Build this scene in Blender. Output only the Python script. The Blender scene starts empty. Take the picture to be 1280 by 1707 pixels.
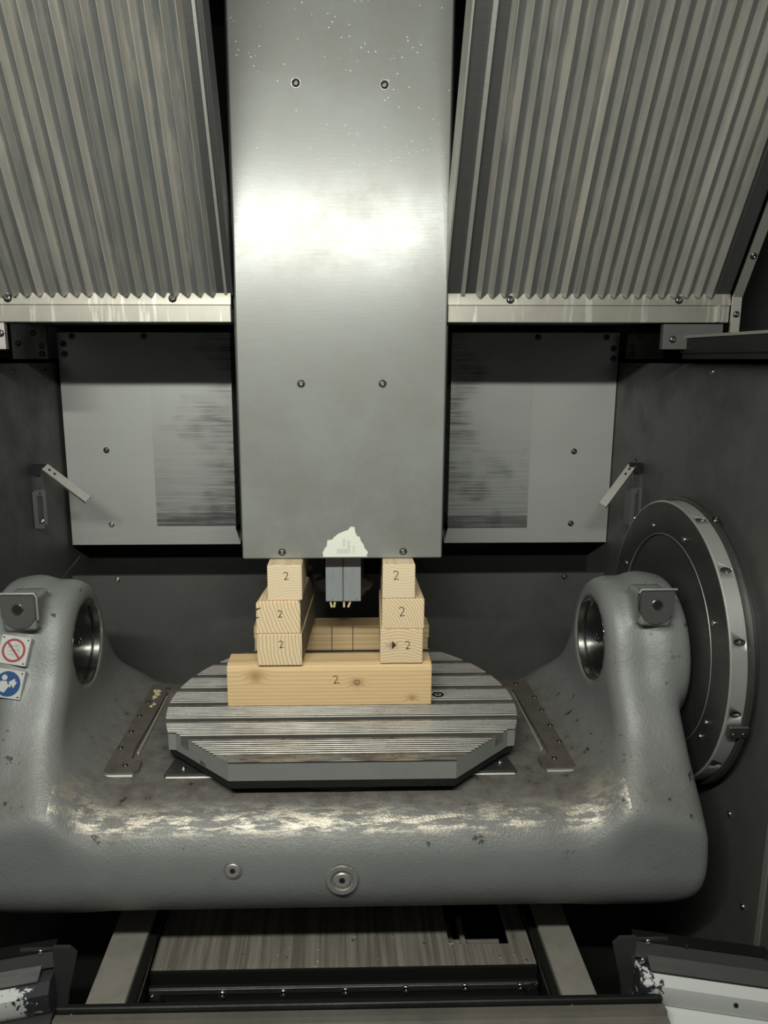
import bpy, math, random
import numpy as np
from mathutils import Vector, Matrix
random.seed(4)
S = bpy.context.scene
COL = S.collection
R = math.radians

# ------------------------------------------------------------------ camera
CZ = 2.0
cam = bpy.data.cameras.new('camera'); camo = bpy.data.objects.new('camera', cam); COL.objects.link(camo)
camo.location = (0, 0, CZ)
camo.rotation_euler = (R(90 - 11.4), 0, R(-1.3))
cam.sensor_fit = 'VERTICAL'; cam.sensor_height = 36; cam.sensor_width = 27
cam.lens = 36 * 1265 / 1707
cam.shift_x = (640 - 595) / 1707
cam.clip_start = .02
S.camera = camo

# ------------------------------------------------------------------ world, lamps, exposure
W = bpy.data.worlds.new('workshop'); S.world = W; W.use_nodes = True
W.node_tree.nodes['Background'].inputs[0].default_value = (.8, .9, 1, 1)
W.node_tree.nodes['Background'].inputs[1].default_value = .036
def lamp(name, loc, to, sx, sy, power, color, spread=180):
    l = bpy.data.lights.new(name, 'AREA'); l.shape = 'RECTANGLE'; l.size = sx; l.size_y = sy
    l.energy = power; l.color = color; l.spread = R(spread)
    o = bpy.data.objects.new(name, l); COL.objects.link(o); o.location = loc
    o.rotation_euler = (Vector(to) - Vector(loc)).to_track_quat('-Z', 'Y').to_euler()
    return o
lamp('work_lamp', (-.30, .15, 2.74), (-.15, 2.3, 1.5), 1.8, .05, 42, (.98, 1, .91), 150)
lamp('roof_lamp', (-.35, .8, 3.2), (-.1, 2.1, .8), 1.3, .07, 3, (.96, 1, .94))
S.view_settings.view_transform = 'Standard'; S.view_settings.look = 'None'
S.view_settings.gamma = 1; S.view_settings.use_curve_mapping = False
S.view_settings.exposure = 0.12

# ------------------------------------------------------------------ materials
class NT:
    def __init__(s, name):
        s.m = bpy.data.materials.new(name); s.m.use_nodes = True
        s.t = s.m.node_tree; s.b = s.t.nodes['Principled BSDF']
    def n(s, typ, **k):
        x = s.t.nodes.new(typ)
        for a, v in k.items(): setattr(x, a, v)
        return x
    def l(s, a, b): s.t.links.new(a, b)
    def put(s, sock, v):
        if hasattr(v, 'is_linked') or isinstance(v, bpy.types.NodeSocket): s.l(v, sock)
        else: sock.default_value = v
    def math(s, op, a, b=0, c=0):
        x = s.n('ShaderNodeMath', operation=op)
        for i, v in enumerate((a, b, c)): s.put(x.inputs[i], v)
        return x.outputs[0]
    def coord(s, scale=(1, 1, 1), world=False, loc=(0, 0, 0)):
        if world: c = s.n('ShaderNodeNewGeometry').outputs['Position']
        else: c = s.n('ShaderNodeTexCoord').outputs['Object']
        mp = s.n('ShaderNodeMapping'); mp.inputs['Scale'].default_value = scale; mp.inputs['Location'].default_value = loc
        s.l(c, mp.inputs[0]); return mp.outputs[0]
    def noise(s, vec, scale, detail=4, rough=.6, dist=0):
        x = s.n('ShaderNodeTexNoise'); x.inputs['Scale'].default_value = scale; x.inputs['Detail'].default_value = detail
        x.inputs['Roughness'].default_value = rough; x.inputs['Distortion'].default_value = dist
        s.l(vec, x.inputs['Vector']); return x.outputs[0]
    def ramp(s, fac, lo, hi, a=0., b=1.):
        x = s.n('ShaderNodeMapRange'); s.l(fac, x.inputs[0])
        for i, v in ((1, lo), (2, hi), (3, a), (4, b)): x.inputs[i].default_value = v
        return x.outputs[0]
    def mix(s, f, a, b, blend='MIX'):
        x = s.n('ShaderNodeMix', data_type='RGBA', blend_type=blend)
        s.put(x.inputs[0], f)
        for i, v in ((6, a), (7, b)):
            s.put(x.inputs[i], (v[0], v[1], v[2], 1) if isinstance(v, tuple) else v)
        return x.outputs[2]
    def bump(s, h, strength=.3, dist=.002, prev=None):
        x = s.n('ShaderNodeBump'); x.inputs['Strength'].default_value = strength; x.inputs['Distance'].default_value = dist
        s.l(h, x.inputs['Height'])
        if prev is not None: s.l(prev, x.inputs['Normal'])
        return x.outputs[0]
    def set(s, **k):
        for a, v in k.items():
            nm = {'color': 'Base Color', 'metal': 'Metallic', 'rough': 'Roughness', 'normal': 'Normal', 'aniso': 'Anisotropic',
                  'spec': 'Specular IOR Level', 'coat': 'Coat Weight'}[a]
            if isinstance(v, tuple): v = (v[0], v[1], v[2], 1)
            s.put(s.b.inputs[nm], v)
        return s.m

def steel(name, col, rough=.35, metal=1., brush=(3, 60, 60), amt=.25, grime=.3, gcol=(.05, .045, .04), gscale=5, world=True, bump=.08):
    """brushed or sooty sheet metal"""
    N = NT(name)
    b = N.noise(N.coord(brush, world), 6, 3)
    g = N.noise(N.coord((1, 1, 1), world), gscale, 6, .65)
    gm = N.ramp(g, .45, .75, 0, grime)
    c = N.mix(N.ramp(b, .3, .7, 0, amt), col, tuple(x * .55 for x in col))
    c = N.mix(gm, c, gcol)
    r = N.math('ADD', N.ramp(b, .3, .7, rough - .05, rough + .07), N.math('MULTIPLY', gm, .35))
    return N.set(color=c, metal=metal, rough=r, normal=N.bump(b, bump, .001))

M = {}
M['wall'] = steel('dull_sheet_steel', (.14, .14, .133), .5, .45, (60, 60, 2), .2, .5, (.02, .02, .018), 3)
M['recess'] = steel('dark_sheet_steel', (.10, .10, .098), .5, .7, (2, 2, 40), .2, .4)
M['dark'] = steel('oily_black_metal', (.022, .022, .021), .42, .4, (10, 10, 10), .3, .3, (.01, .01, .01))
M['black'] = steel('black_gap', (.008, .008, .008), .6, .0, (10, 10, 10), .1, .1)
M['rail'] = steel('worn_guide_steel', (.72, .66, .58), .38, .6, (60, 3, 3), .3, .35, (.06, .05, .045), 9)
M['trim'] = steel('bright_trim_steel', (.55, .53, .49), .45, .75, (2, 60, 60), .25, .3, (.12, .11, .1), 7)
M['bracket'] = steel('galvanised_bracket', (.6, .56, .53), .42, .7, (20, 20, 20), .15, .15)
M['box'] = steel('pale_taped_box', (.46, .49, .50), .4, .5, (20, 20, 4), .12, .12)
M['screw'] = steel('blackened_screw', (.16, .155, .15), .32, 1, (20, 20, 20), .1, .2)
M['screw_shiny'] = steel('shiny_screw', (.75, .73, .68), .2, 1, (20, 20, 20), .1, .1)
M['disc'] = steel('dark_machined_plate', (.13, .13, .125), .42, .8, (8, 8, 8), .2, .3, (.03, .03, .03))
M['rim'] = steel('satin_rim_steel', (.55, .56, .53), .42, .6, (60, 4, 4), .15, .25, (.1, .1, .1), 6)
M['hub'] = steel('blued_hub_plate', (.05, .05, .052), .35, .8, (10, 10, 10), .2, .2)
M['shine'] = steel('polished_edge', (.75, .74, .7), .2, 1, (10, 10, 10), .1, .1)
M['pad'] = steel('worn_pad_steel', (.185, .16, .14), .40, .5, (30, 4, 30), .35, .6, (.085, .07, .058), 12)
M['tableside'] = steel('table_side_steel', (.36, .37, .35), .45, .4, (2, 30, 40), .2, .25)
M['sill'] = steel('dirty_sill_plate', (.27, .245, .21), .45, .4, (4, 40, 40), .25, .5)

# column cover: brushed sheet with fine specks
N = NT('brushed_column_sheet')
b = N.noise(N.coord((3, 3, 150), True), 5, 3)
g = N.noise(N.coord((1, 1, 1), True), 4.5, 7, .7)
c = N.mix(N.ramp(b, .3, .7, 0, .25), (.29, .30, .285), (.22, .225, .212))
c = N.mix(N.ramp(g, .38, .66, 0, .55), c, (.20, .19, .165))
sp = N.n('ShaderNodeTexVoronoi'); sp.inputs['Scale'].default_value = 70; N.l(N.coord((1, 1, 1), True), sp.inputs['Vector'])
zz = N.n('ShaderNodeSeparateXYZ'); N.l(N.n('ShaderNodeNewGeometry').outputs['Position'], zz.inputs[0])
spk = N.math('MULTIPLY', N.math('LESS_THAN', sp.outputs['Distance'], .13), N.math('MULTIPLY', N.ramp(zz.outputs[2], 2.45, 2.85), N.math('GREATER_THAN', N.noise(N.coord((1, 1, 1), True, (3, 0, 0)), 9, 4, .7), .53)))
c = N.mix(spk, c, (.85, .85, .82))
M['column'] = N.set(color=c, metal=.13, rough=N.math('ADD', N.ramp(b, .3, .7, .23, .28), N.ramp(g, .35, .7, 0, .07)), normal=N.bump(b, .06, .001))

# apron lamella
N = NT('streaked_apron_sheet')
inf = N.n('ShaderNodeObjectInfo')
v = N.coord((25, 1.1, .8), True)
b = N.noise(v, 3, 5, .7); g = N.noise(N.coord((8, 1.5, 1), True), 3, 6, .7)
c = N.mix(inf.outputs['Random'], (.68, .64, .57), (.40, .385, .355))
c = N.mix(N.ramp(b, .4, .7, 0, .55), c, (.2, .195, .185))
c = N.mix(N.ramp(g, .48, .72, 0, .6), c, (.62, .56, .47))
M['apron_shaded'] = None
APR = N
M['apron'] = N.set(color=c, metal=.55, rough=N.ramp(g, .3, .7, .5, .36), normal=N.bump(b, .15, .001))

N = NT('shaded_apron_sheet')  # darker apron copy: shade of the outward fold faces put into the colour
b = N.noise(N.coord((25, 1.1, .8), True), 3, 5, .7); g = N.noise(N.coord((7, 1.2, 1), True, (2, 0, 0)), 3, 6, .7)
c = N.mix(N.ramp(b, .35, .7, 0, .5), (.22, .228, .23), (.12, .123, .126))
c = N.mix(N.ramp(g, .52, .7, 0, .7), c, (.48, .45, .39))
M['apron_shaded'] = N.set(color=c, metal=.5, rough=.45)
# beam with pale drips
N = NT('dripped_beam_sheet')
d = N.noise(N.coord((38, 1, 2.5), True), 1, 5, .7)
g = N.noise(N.coord((1, 1, 1), True), 8, 5)
c = N.mix(N.ramp(g, .4, .7, 0, .5), (.36, .34, .295), (.24, .225, .20))
c = N.mix(N.ramp(d, .58, .62, 0, .6), c, (.58, .56, .52))
M['beam'] = N.set(color=c, metal=.6, rough=.45, normal=N.bump(g, .05, .001))

# upper back panels: sheet with a wiped, sooty patch at the column side
def panel_mat(name, x0, x1, z0, z1):
    N = NT(name)
    s = N.n('ShaderNodeSeparateXYZ'); N.l(N.n('ShaderNodeNewGeometry').outputs['Position'], s.inputs[0])
    inx = N.math('MULTIPLY', N.math('GREATER_THAN', s.outputs[0], x0), N.math('LESS_THAN', s.outputs[0], x1))
    inz = N.math('MULTIPLY', N.math('GREATER_THAN', s.outputs[2], z0), N.math('LESS_THAN', s.outputs[2], z1))
    m = N.math('MULTIPLY', inx, inz)
    st = N.noise(N.coord((1.6, 1, 75), True), 2, 5, .75)
    big = N.math('ADD', N.noise(N.coord((3, 1, 3.2), True, (.3, 0, .4)), 1.6, 2), N.ramp(N.math('ABSOLUTE', s.outputs[0]), .45, .75, .06, -.16))
    bar = N.math('LESS_THAN', s.outputs[2], z0 + .055)
    k = N.math('MULTIPLY', N.ramp(st, .40, .62), N.ramp(big, .42, .62))
    low = N.ramp(s.outputs[2], z0 + .45, z0, 0, .5)
    k = N.math('MULTIPLY', m, N.math('MINIMUM', .9, N.math('ADD', N.math('ADD', N.math('MULTIPLY', k, .8), N.math('MULTIPLY', low, N.ramp(st, .3, .6))), N.math('ADD', .06, N.math('MULTIPLY', bar, .35)))))
    g = N.noise(N.coord((1, 1, 1), True), 3, 4)
    c = N.mix(N.ramp(g, .35, .7, 0, .3), (.50, .51, .49), (.40, .40, .385))
    c = N.mix(k, c, (.07, .07, .072))
    return N.set(color=c, metal=.35, rough=N.ramp(st, .3, .7, .44, .52), normal=N.bump(st, .06, .001))
M['panelL'] = panel_mat('sooty_panel_left', -.775, -.40, 1.305, 2.2)
M['panelR'] = panel_mat('sooty_panel_right', .40, .80, 1.29, 2.2)

# casting: grey paint, orange-peel, brown grime on the deck, worn bright patches and painted highlight on the shoulder
N = NT('painted_cast_iron')
pos = N.n('ShaderNodeNewGeometry')
s = N.n('ShaderNodeSeparateXYZ'); N.l(pos.outputs['Position'], s.inputs[0])
nz = N.n('ShaderNodeSeparateXYZ'); N.l(pos.outputs['Normal'], nz.inputs[0])
fine = N.noise(N.coord((1, 1, 1), True), 150, 3, .7)
med = N.noise(N.coord((1, 1, 1), True), 22, 6, .7)
big = N.noise(N.coord((1, 1, 1), True), 4.5, 5, .65)
c = N.mix(N.ramp(big, .35, .7, 0, .5), (.255, .262, .255), (.18, .183, .177))
gr = N.math('MULTIPLY', N.ramp(nz.outputs[2], .35, .95), N.math('MULTIPLY', N.ramp(s.outputs[2], 1.05, .76), N.ramp(med, .3, .62, .35, .95)))
c = N.mix(gr, c, (.115, .093, .077))
pit = N.math('MULTIPLY', N.ramp(nz.outputs[2], .1, .6), N.math('MULTIPLY', N.math('GREATER_THAN', med, .63), N.math('GREATER_THAN', big, .5)))
c = N.mix(pit, c, (.03, .028, .026))
wn = N.noise(N.coord((5, 22, 22), True), 2.2, 6, .75)
wear_highlight = N.math('MULTIPLY', N.math('MULTIPLY', N.ramp(nz.outputs[2], .55, .68), N.ramp(nz.outputs[2], .93, .82)), N.math('MULTIPLY', N.ramp(wn, .47, .56), N.math('LESS_THAN', s.outputs[2], .84)))
wear_highlight = N.math('MULTIPLY', wear_highlight, N.math('MULTIPLY', N.math('LESS_THAN', s.outputs[1], 2.0), N.math('LESS_THAN', N.math('ABSOLUTE', s.outputs[0]), .80)))
c = N.mix(wear_highlight, c, (.46, .42, .35))
M['cast'] = N.set(color=c, metal=N.math('ADD', .2, N.math('MULTIPLY', wear_highlight, .5)), rough=N.math('SUBTRACT', N.ramp(big, .3, .7, .42, .54), N.math('MULTIPLY', wear_highlight, .05)),
                  normal=N.bump(fine, .6, .0022, N.bump(med, .4, .004)))

# table top steel, greasy
N = NT('greasy_grooved_steel')
pos = N.n('ShaderNodeNewGeometry')
a = N.noise(N.coord((3, 14, 14), True), 3, 6, .7); h = N.noise(N.coord((14, 26, 14), True), 4, 5, .7)
c = N.mix(N.ramp(a, .38, .60, 0, .9), (.43, .41, .38), (.15, .118, .098))
c = N.mix(N.math('GREATER_THAN', h, .61), c, (.04, .034, .03))
M['table'] = N.set(color=c, metal=.55, rough=N.ramp(a, .3, .7, .36, .5), normal=N.bump(h, .1, .001))

M['slot'] = steel('slot_steel', (.17, .16, .145), .45, .5, (2, 30, 40), .25, .5)
M['groove'] = steel('groove_steel', (.12, .11, .10), .45, .5, (2, 30, 40), .25, .5)
M['table_edge'] = steel('highlight_edge_steel', (.50, .48, .44), .4, .5, (2, 30, 40), .25, .35)  # paler colour paints the highlight along slot and groove edges
# conveyor plate streaked along the depth
N = NT('streaked_chip_plate')
a = N.noise(N.coord((30, 1, 1), True), 1.6, 4, .7); h = N.noise(N.coord((1, 1, 1), True), 40, 3, .7)
c = N.mix(N.ramp(a, .4, .65), (.30, .265, .22), (.55, .50, .43))
c = N.mix(N.math('GREATER_THAN', h, .69), c, (.02, .02, .02))
M['chip'] = N.set(color=c, metal=.5, rough=.42)

# chipped white paint
def chipped(name, edge, sgn, bias=.5):
    N = NT(name)
    s = N.n('ShaderNodeSeparateXYZ'); N.l(N.n('ShaderNodeNewGeometry').outputs['Position'], s.inputs[0])
    h = N.noise(N.coord((1, 1, 1), True), 26, 6, .7)
    k = N.math('ADD', N.math('MULTIPLY', N.math('SUBTRACT', s.outputs[0], edge), 7 * sgn), N.math('MULTIPLY', N.math('SUBTRACT', h, .5), 2.4))
    k = N.math('GREATER_THAN', k, 0)
    c = N.mix(k, (.035, .037, .04), (.74, .75, .73))
    return N.set(color=c, metal=0, rough=.4, normal=N.bump(k, .3, .001))
M['whiteR'] = chipped('chipped_white_paint_right', .84, 1)
M['whiteL'] = chipped('chipped_white_paint_left', -.85, -1)
M['paper'] = NT('torn_paper').set(color=(.82, .82, .72), rough=.7)
M['ghost'] = NT('faded_print').set(color=(.66, .67, .6), rough=.7)
M['ink'] = NT('pencil_black').set(color=(.03, .028, .025), rough=.6)
M['sign_white'] = NT('sign_white').set(color=(.50, .50, .47), rough=.45)
M['sign_red'] = NT('sign_red').set(color=(.30, .05, .06), rough=.45)
M['sign_blue'] = NT('sign_blue').set(color=(.02, .07, .20), rough=.45)
M['sign_grey'] = NT('sign_line_grey').set(color=(.22, .22, .21), rough=.5)
M['stick'] = NT('pale_stick').set(color=(.72, .6, .38), rough=.6)
M['yellow'] = NT('dried_grease').set(color=(.5, .46, .26), rough=.5)

def wood(name, cx, cz, period, axis='Y', col=(.66, .47, .27), dark=(.44, .27, .12), knots=(), stretch=.06, contrast=1., seed=0, bark=False):
    """annual rings round an axis at (cx, cz); grain runs along `axis` (world coordinates), knots are (x, z, r)"""
    N = NT(name)
    P = N.n('ShaderNodeNewGeometry').outputs['Position']
    s = N.n('ShaderNodeSeparateXYZ'); N.l(P, s.inputs[0])
    X, Y, Z = s.outputs
    if axis == 'X': u, v, w = Y, Z, X
    else: u, v, w = X, Z, Y
    sc = (stretch * 12, 12, 12) if axis == 'X' else (12, stretch * 12, 12)
    wob = N.noise(N.coord(sc, True, (seed, seed, 0)), .8, 3)
    du = N.math('SUBTRACT', u, cx); dv = N.math('SUBTRACT', v, cz)
    d = N.math('SQRT', N.math('ADD', N.math('MULTIPLY', du, du), N.math('MULTIPLY', dv, dv)))
    d = N.math('ADD', d, N.math('MULTIPLY', N.math('SUBTRACT', wob, .5), .02))
    kn = None
    for (kx, kz, kr) in knots:
        a = N.math('SUBTRACT', X, kx); b = N.math('SUBTRACT', Z, kz)
        q = N.math('SQRT', N.math('ADD', N.math('MULTIPLY', a, a), N.math('MULTIPLY', N.math('MULTIPLY', b, b), 2.0)))
        e = N.math('POWER', 2.718, N.math('MULTIPLY', N.math('MULTIPLY', q, q), -1 / (kr * kr)))
        d = N.math('ADD', d, N.math('MULTIPLY', e, period * 2.2))
        kn = e if kn is None else N.math('MAXIMUM', kn, e)
    ring = N.math('SINE', N.math('MULTIPLY', d, 2 * math.pi / period))
    ring = N.ramp(ring, -1, 1)
    ring = N.math('POWER', ring, 2.2)
    fib = N.noise(N.coord((2, 60, 60) if axis == 'X' else (60, 2, 60), True), 4, 3)
    c = N.mix(N.math('MULTIPLY', ring, .75 * contrast), col, dark)
    c = N.mix(N.ramp(fib, .35, .7, 0, .22), c, tuple(x * .6 for x in col))
    if kn is not None: c = N.mix(N.math('MULTIPLY', kn, .6), c, (.27, .13, .05))
    if bark:
        nx = N.n('ShaderNodeSeparateXYZ'); N.l(N.n('ShaderNodeNewGeometry').outputs['Normal'], nx.inputs[0])
        r = N.noise(N.coord((1, 1, 1), True), 35, 6, .8)
        bk = N.mix(N.ramp(r, .35, .65), (.30, .25, .18), (.12, .10, .08))
        c = N.mix(N.math('GREATER_THAN', nx.outputs[0], .7), c, bk)
    return N.set(color=c, rough=.62, spec=.3, normal=N.bump(ring, .15, .0008))

# ------------------------------------------------------------------ mesh helpers
WL = {}     # object -> world origin
def tag(o, label=None, cat=None, group=None, kind=None):
    if label: o['label'] = label
    if cat: o['category'] = cat
    if group: o['group'] = group
    if kind: o['kind'] = kind
    return o
def empty(name, loc, label=None, cat=None, group=None, kind=None):
    o = bpy.data.objects.new(name, None); COL.objects.link(o); o.location = loc; o.empty_display_size = .05
    WL[o] = Vector(loc); return tag(o, label, cat, group, kind)
class MB:
    def __init__(s): s.v = []; s.f = []; s.sm = []
    def add(s, vs, fs, smooth=False):
        n = len(s.v); s.v += [tuple(v) for v in vs]; s.f += [tuple(i + n for i in f) for f in fs]; s.sm += [smooth] * len(fs); return s
    def box(s, x0, x1, y0, y1, z0, z1, bev=0, mat=None):
        if bev <= 0:
            vs = [(x, y, z) for z in (z0, z1) for (x, y) in ((x0, y0), (x1, y0), (x1, y1), (x0, y1))]
            fs = [(3, 2, 1, 0), (4, 5, 6, 7), (0, 1, 5, 4), (1, 2, 6, 5), (2, 3, 7, 6), (3, 0, 4, 7)]
        else:
            b = bev; vs = []; idx = {}
            X = (x0, x1); Y = (y0, y1); Z = (z0, z1); sg = (1, -1)
            for i in (0, 1):
                for j in (0, 1):
                    for k in (0, 1):
                        for ax in range(3):
                            p = [X[i] + sg[i] * b, Y[j] + sg[j] * b, Z[k] + sg[k] * b]
                            p[ax] = (X[i], Y[j], Z[k])[ax]
                            idx[i, j, k, ax] = len(vs); vs.append(tuple(p))
            fs = []
            for ax in range(3):
                o1, o2 = [(1, 2), (2, 0), (0, 1)][ax]
                for e in (0, 1):
                    q = []
                    for (a, c) in ((0, 0), (1, 0), (1, 1), (0, 1)):
                        t = [0, 0, 0]; t[ax] = e; t[o1] = a; t[o2] = c; q.append(idx[t[0], t[1], t[2], ax])
                    fs.append(tuple(q) if e else tuple(q[::-1]))
            for ax in range(3):      # edges along axis ax
                o1, o2 = [(1, 2), (2, 0), (0, 1)][ax]
                for a in (0, 1):
                    for c in (0, 1):
                        def g(e, face):
                            t = [0, 0, 0]; t[ax] = e; t[o1] = a; t[o2] = c; return idx[t[0], t[1], t[2], face]
                        q = (g(0, o1), g(1, o1), g(1, o2), g(0, o2))
                        fs.append(q if (a == c) is False else q[::-1])
            for i in (0, 1):
                for j in (0, 1):
                    for k in (0, 1):
                        q = (idx[i, j, k, 0], idx[i, j, k, 1], idx[i, j, k, 2])
                        fs.append(q if (i + j + k) % 2 else q[::-1])
        if mat is not None: vs = [tuple(mat @ Vector(v)) for v in vs]
        return s.add(vs, fs)
    def prism(s, poly, a0, a1, axis='X', mat=None):
        """closed prism; poly = (p, q) pairs; axis X -> (y, z), Y -> (x, z), Z -> (x, y)"""
        def mk(p, q, a): return {'X': (a, p, q), 'Y': (p, a, q), 'Z': (p, q, a)}[axis]
        n = len(poly); vs = [mk(p, q, a0) for p, q in poly] + [mk(p, q, a1) for p, q in poly]
        fs = [tuple(range(n))[::-1], tuple(range(n, 2 * n))] + [(i, (i + 1) % n, (i + 1) % n + n, i + n) for i in range(n)]
        if mat is not None: vs = [tuple(mat @ Vector(v)) for v in vs]
        return s.add(vs, fs)
    def lathe(s, prof, c, axis='X', seg=64, smooth=True, mat=None):
        """prof = (a, r) pairs along the axis, centre c"""
        c = Vector(c); vs = []; n = len(prof)
        for k in range(seg):
            t = 2 * math.pi * k / seg; ct, st = math.cos(t), math.sin(t)
            for a, r in prof:
                d = {'X': (a, r * ct, r * st), 'Y': (r * ct, a, r * st), 'Z': (r * ct, r * st, a)}[axis]
                vs.append(tuple(c + Vector(d)))
        fs = []
        for k in range(seg):
            k2 = (k + 1) % seg
            for i in range(n - 1): fs.append((k * n + i, k * n + i + 1, k2 * n + i + 1, k2 * n + i))
        if mat is not None: vs = [tuple(mat @ Vector(v)) for v in vs]
        return s.add(vs, fs, smooth)
    def tube(s, pts, r, seg=8, cap=True):
        pts = [Vector(p) for p in pts]; vs = []; fs = []
        for i, p in enumerate(pts):
            d = (pts[min(i + 1, len(pts) - 1)] - pts[max(i - 1, 0)]).normalized()
            u = d.cross(Vector((0, 0, 1)));
            if u.length < .05: u = d.cross(Vector((1, 0, 0)))
            u.normalize(); w = d.cross(u)
            for k in range(seg):
                t = 2 * math.pi * k / seg; vs.append(tuple(p + u * r * math.cos(t) + w * r * math.sin(t)))
        for i in range(len(pts) - 1):
            for k in range(seg): fs.append((i * seg + k, i * seg + (k + 1) % seg, (i + 1) * seg + (k + 1) % seg, (i + 1) * seg + k))
        if cap: fs += [tuple(range(seg))[::-1], tuple(range((len(pts) - 1) * seg, len(pts) * seg))]
        return s.add(vs, fs, True)
    def build(s, name, mat, parent=None, origin=None, label=None, cat=None, group=None, kind=None, smooth=None, bevel=0):
        import bmesh
        if parent is not None: o0 = WL[parent]
        elif origin is not None: o0 = Vector(origin)
        else:
            a = np.array(s.v); o0 = Vector(((a[:, 0].min() + a[:, 0].max()) / 2, (a[:, 1].min() + a[:, 1].max()) / 2, a[:, 2].min()))
        me = bpy.data.meshes.new(name)
        me.from_pydata([tuple(Vector(v) - o0) for v in s.v], [], s.f)
        me.polygons.foreach_set('use_smooth', s.sm if smooth is None else [smooth] * len(s.f))
        bm = bmesh.new(); bm.from_mesh(me); bmesh.ops.recalc_face_normals(bm, faces=bm.faces)
        if bevel:
            es = [e for e in bm.edges if len(e.link_faces) == 2 and e.calc_face_angle(0) > .5]
            bmesh.ops.bevel(bm, geom=es, offset=bevel, segments=2, affect='EDGES', clamp_overlap=True)
        bm.to_mesh(me); bm.free()
        me.set_sharp_from_angle(angle=R(32))
        me.materials.append(M[mat] if isinstance(mat, str) else mat)
        o = bpy.data.objects.new(name, me); COL.objects.link(o)
        if parent is None: o.location = o0
        else: o.parent = parent
        WL[o] = o0
        return tag(o, label, cat, group, kind)

# screws: one shared mesh per look, socket-head pointing along +Z locally
def screw_mesh(name, mat, button=True):
    m = MB()
    prof = [(0, 1.0), (.25, 1.0), (.5, .8), (.62, .5), (.62, .42), (.2, .38), (.2, 0)] if button else [(0, 1.0), (.7, 1.0), (.8, .9), (.8, .5), (.2, .45), (.2, 0)]
    m.lathe(prof, (0, 0, 0), 'Z', 10, True)
    me = bpy.data.meshes.new(name); me.from_pydata(m.v, [], m.f); me.materials.append(M[mat])
    me.polygons.foreach_set('use_smooth', [True] * len(m.f)); return me
SM = {'dark': screw_mesh('screw', 'screw'), 'shiny': screw_mesh('screw', 'screw_shiny')}
def screw(loc, nrm, r, parent, kind='dark'):
    o = bpy.data.objects.new('screw', SM[kind]); COL.objects.link(o)
    o.parent = parent; o.location = Vector(loc) - WL[parent]
    o.rotation_euler = Vector(nrm).to_track_quat('Z', 'Y').to_euler(); o.scale = (r, r, r)
    WL[o] = Vector(loc); return o

# ------------------------------------------------------------------ the setting
HX = 1.15; YB = 3.16
MB().box(-1.5, 1.5, .9, 3.6, -.05, 0).build('floor', 'dark', kind='structure')
MB().box(-1.5, 1.5, .1, 3.5, 3.32, 3.36).build('ceiling', 'recess', kind='structure')
wr = MB().box(HX, HX + .03, .95, 3.42, .0, 2.0).build('wall_right', 'wall', kind='structure')
for q in ((2.352, 1.961), (2.003, .678), (1.885, .46), (2.9, 1.62), (2.95, 1.961)): screw((HX, *q), (-1, 0, 0), .009, wr, 'shiny' if q[1] < 1.97 and q[0] < 2.5 else 'dark')
MB().box(HX - .004, HX, 1.79, 1.81, .40, 1.1).build('seam_strip', 'trim', wr)
MB().box(HX, 1.40, .95, 3.42, 1.985, 2.0).box(1.38, 1.40, .95, 3.42, 2.0, 3.32).build('wall_right_upper', 'recess', kind='structure')
wl = MB().box(-HX - .03, -HX, .95, 3.42, .0, 2.0).build('wall_left', 'wall', kind='structure')
for q in ((3.05, 1.985 - .03), (2.75, 1.955)): screw((-HX, *q), (1, 0, 0), .009, wl)
MB().box(-1.40, -HX, .95, 3.42, 1.985, 2.0).box(-1.40, -1.38, .95, 3.42, 2.0, 3.32).build('wall_left_upper', 'recess', kind='structure')
# back wall: recessed sheet behind, lower panel, two proud upper panels either side of the column slot
wb = empty('wall_back', (0, YB + .26, 0), kind='structure')
MB().box(-1.4, 1.4, YB + .24, YB + .26, 0, 3.32).build('back_sheet', 'dark', wb)  # black metal colour paints in the shade of the recess
lp = MB().box(-HX + .002, HX - .002, YB, YB + .02, .0, 1.088).build('panel', 'wall', wb)
for x in (-.956, .975): screw((x, YB, 1.071), (0, -1, 0), .011, lp, 'shiny' if x < 0 else 'dark')
for sgn, nm, xo, xi, xb in ((-1, 'panelL', -1.136, -.445, -.425), (1, 'panelR', 1.146, .462, .446)):
    m = MB()
    m.prism([(xo, 1.232), (xo, 2.105), (xi, 2.105), (xi, 1.30), (xb, 1.232)], YB, YB + .015, 'Y')
    m.prism([(xi, 1.30), (xb, 1.232), (xb, 1.226), (xo, 1.226), (xo, 1.232), ], YB - .002, YB + .004, 'Y')
    m.box(min(xo, xb), max(xo, xb), YB + .015, YB + .24, 1.232, 1.245)
    m.box(min(xi, xi - sgn * .004), max(xi, xi - sgn * .004), YB - .01, YB + .2, 1.30, 2.105)
    p = m.build('panel', nm, wb)
    ss = [(-.968, 1.629), (-.966, 1.314), (-1.076, 2.09), (-.789, 2.09), (-1.112, 2.06), (-1.110, 2.02)] if sgn < 0 else [(.985, 1.619), (.988, 1.309), (.811, 2.087), (1.092, 2.087), (1.124, 2.042), (1.126, 2.001)]
    for q in ss: screw((q[0], YB, q[1]), (0, -1, 0), .0125, p, 'shiny' if q == (-.966, 1.314) else 'dark')
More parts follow.
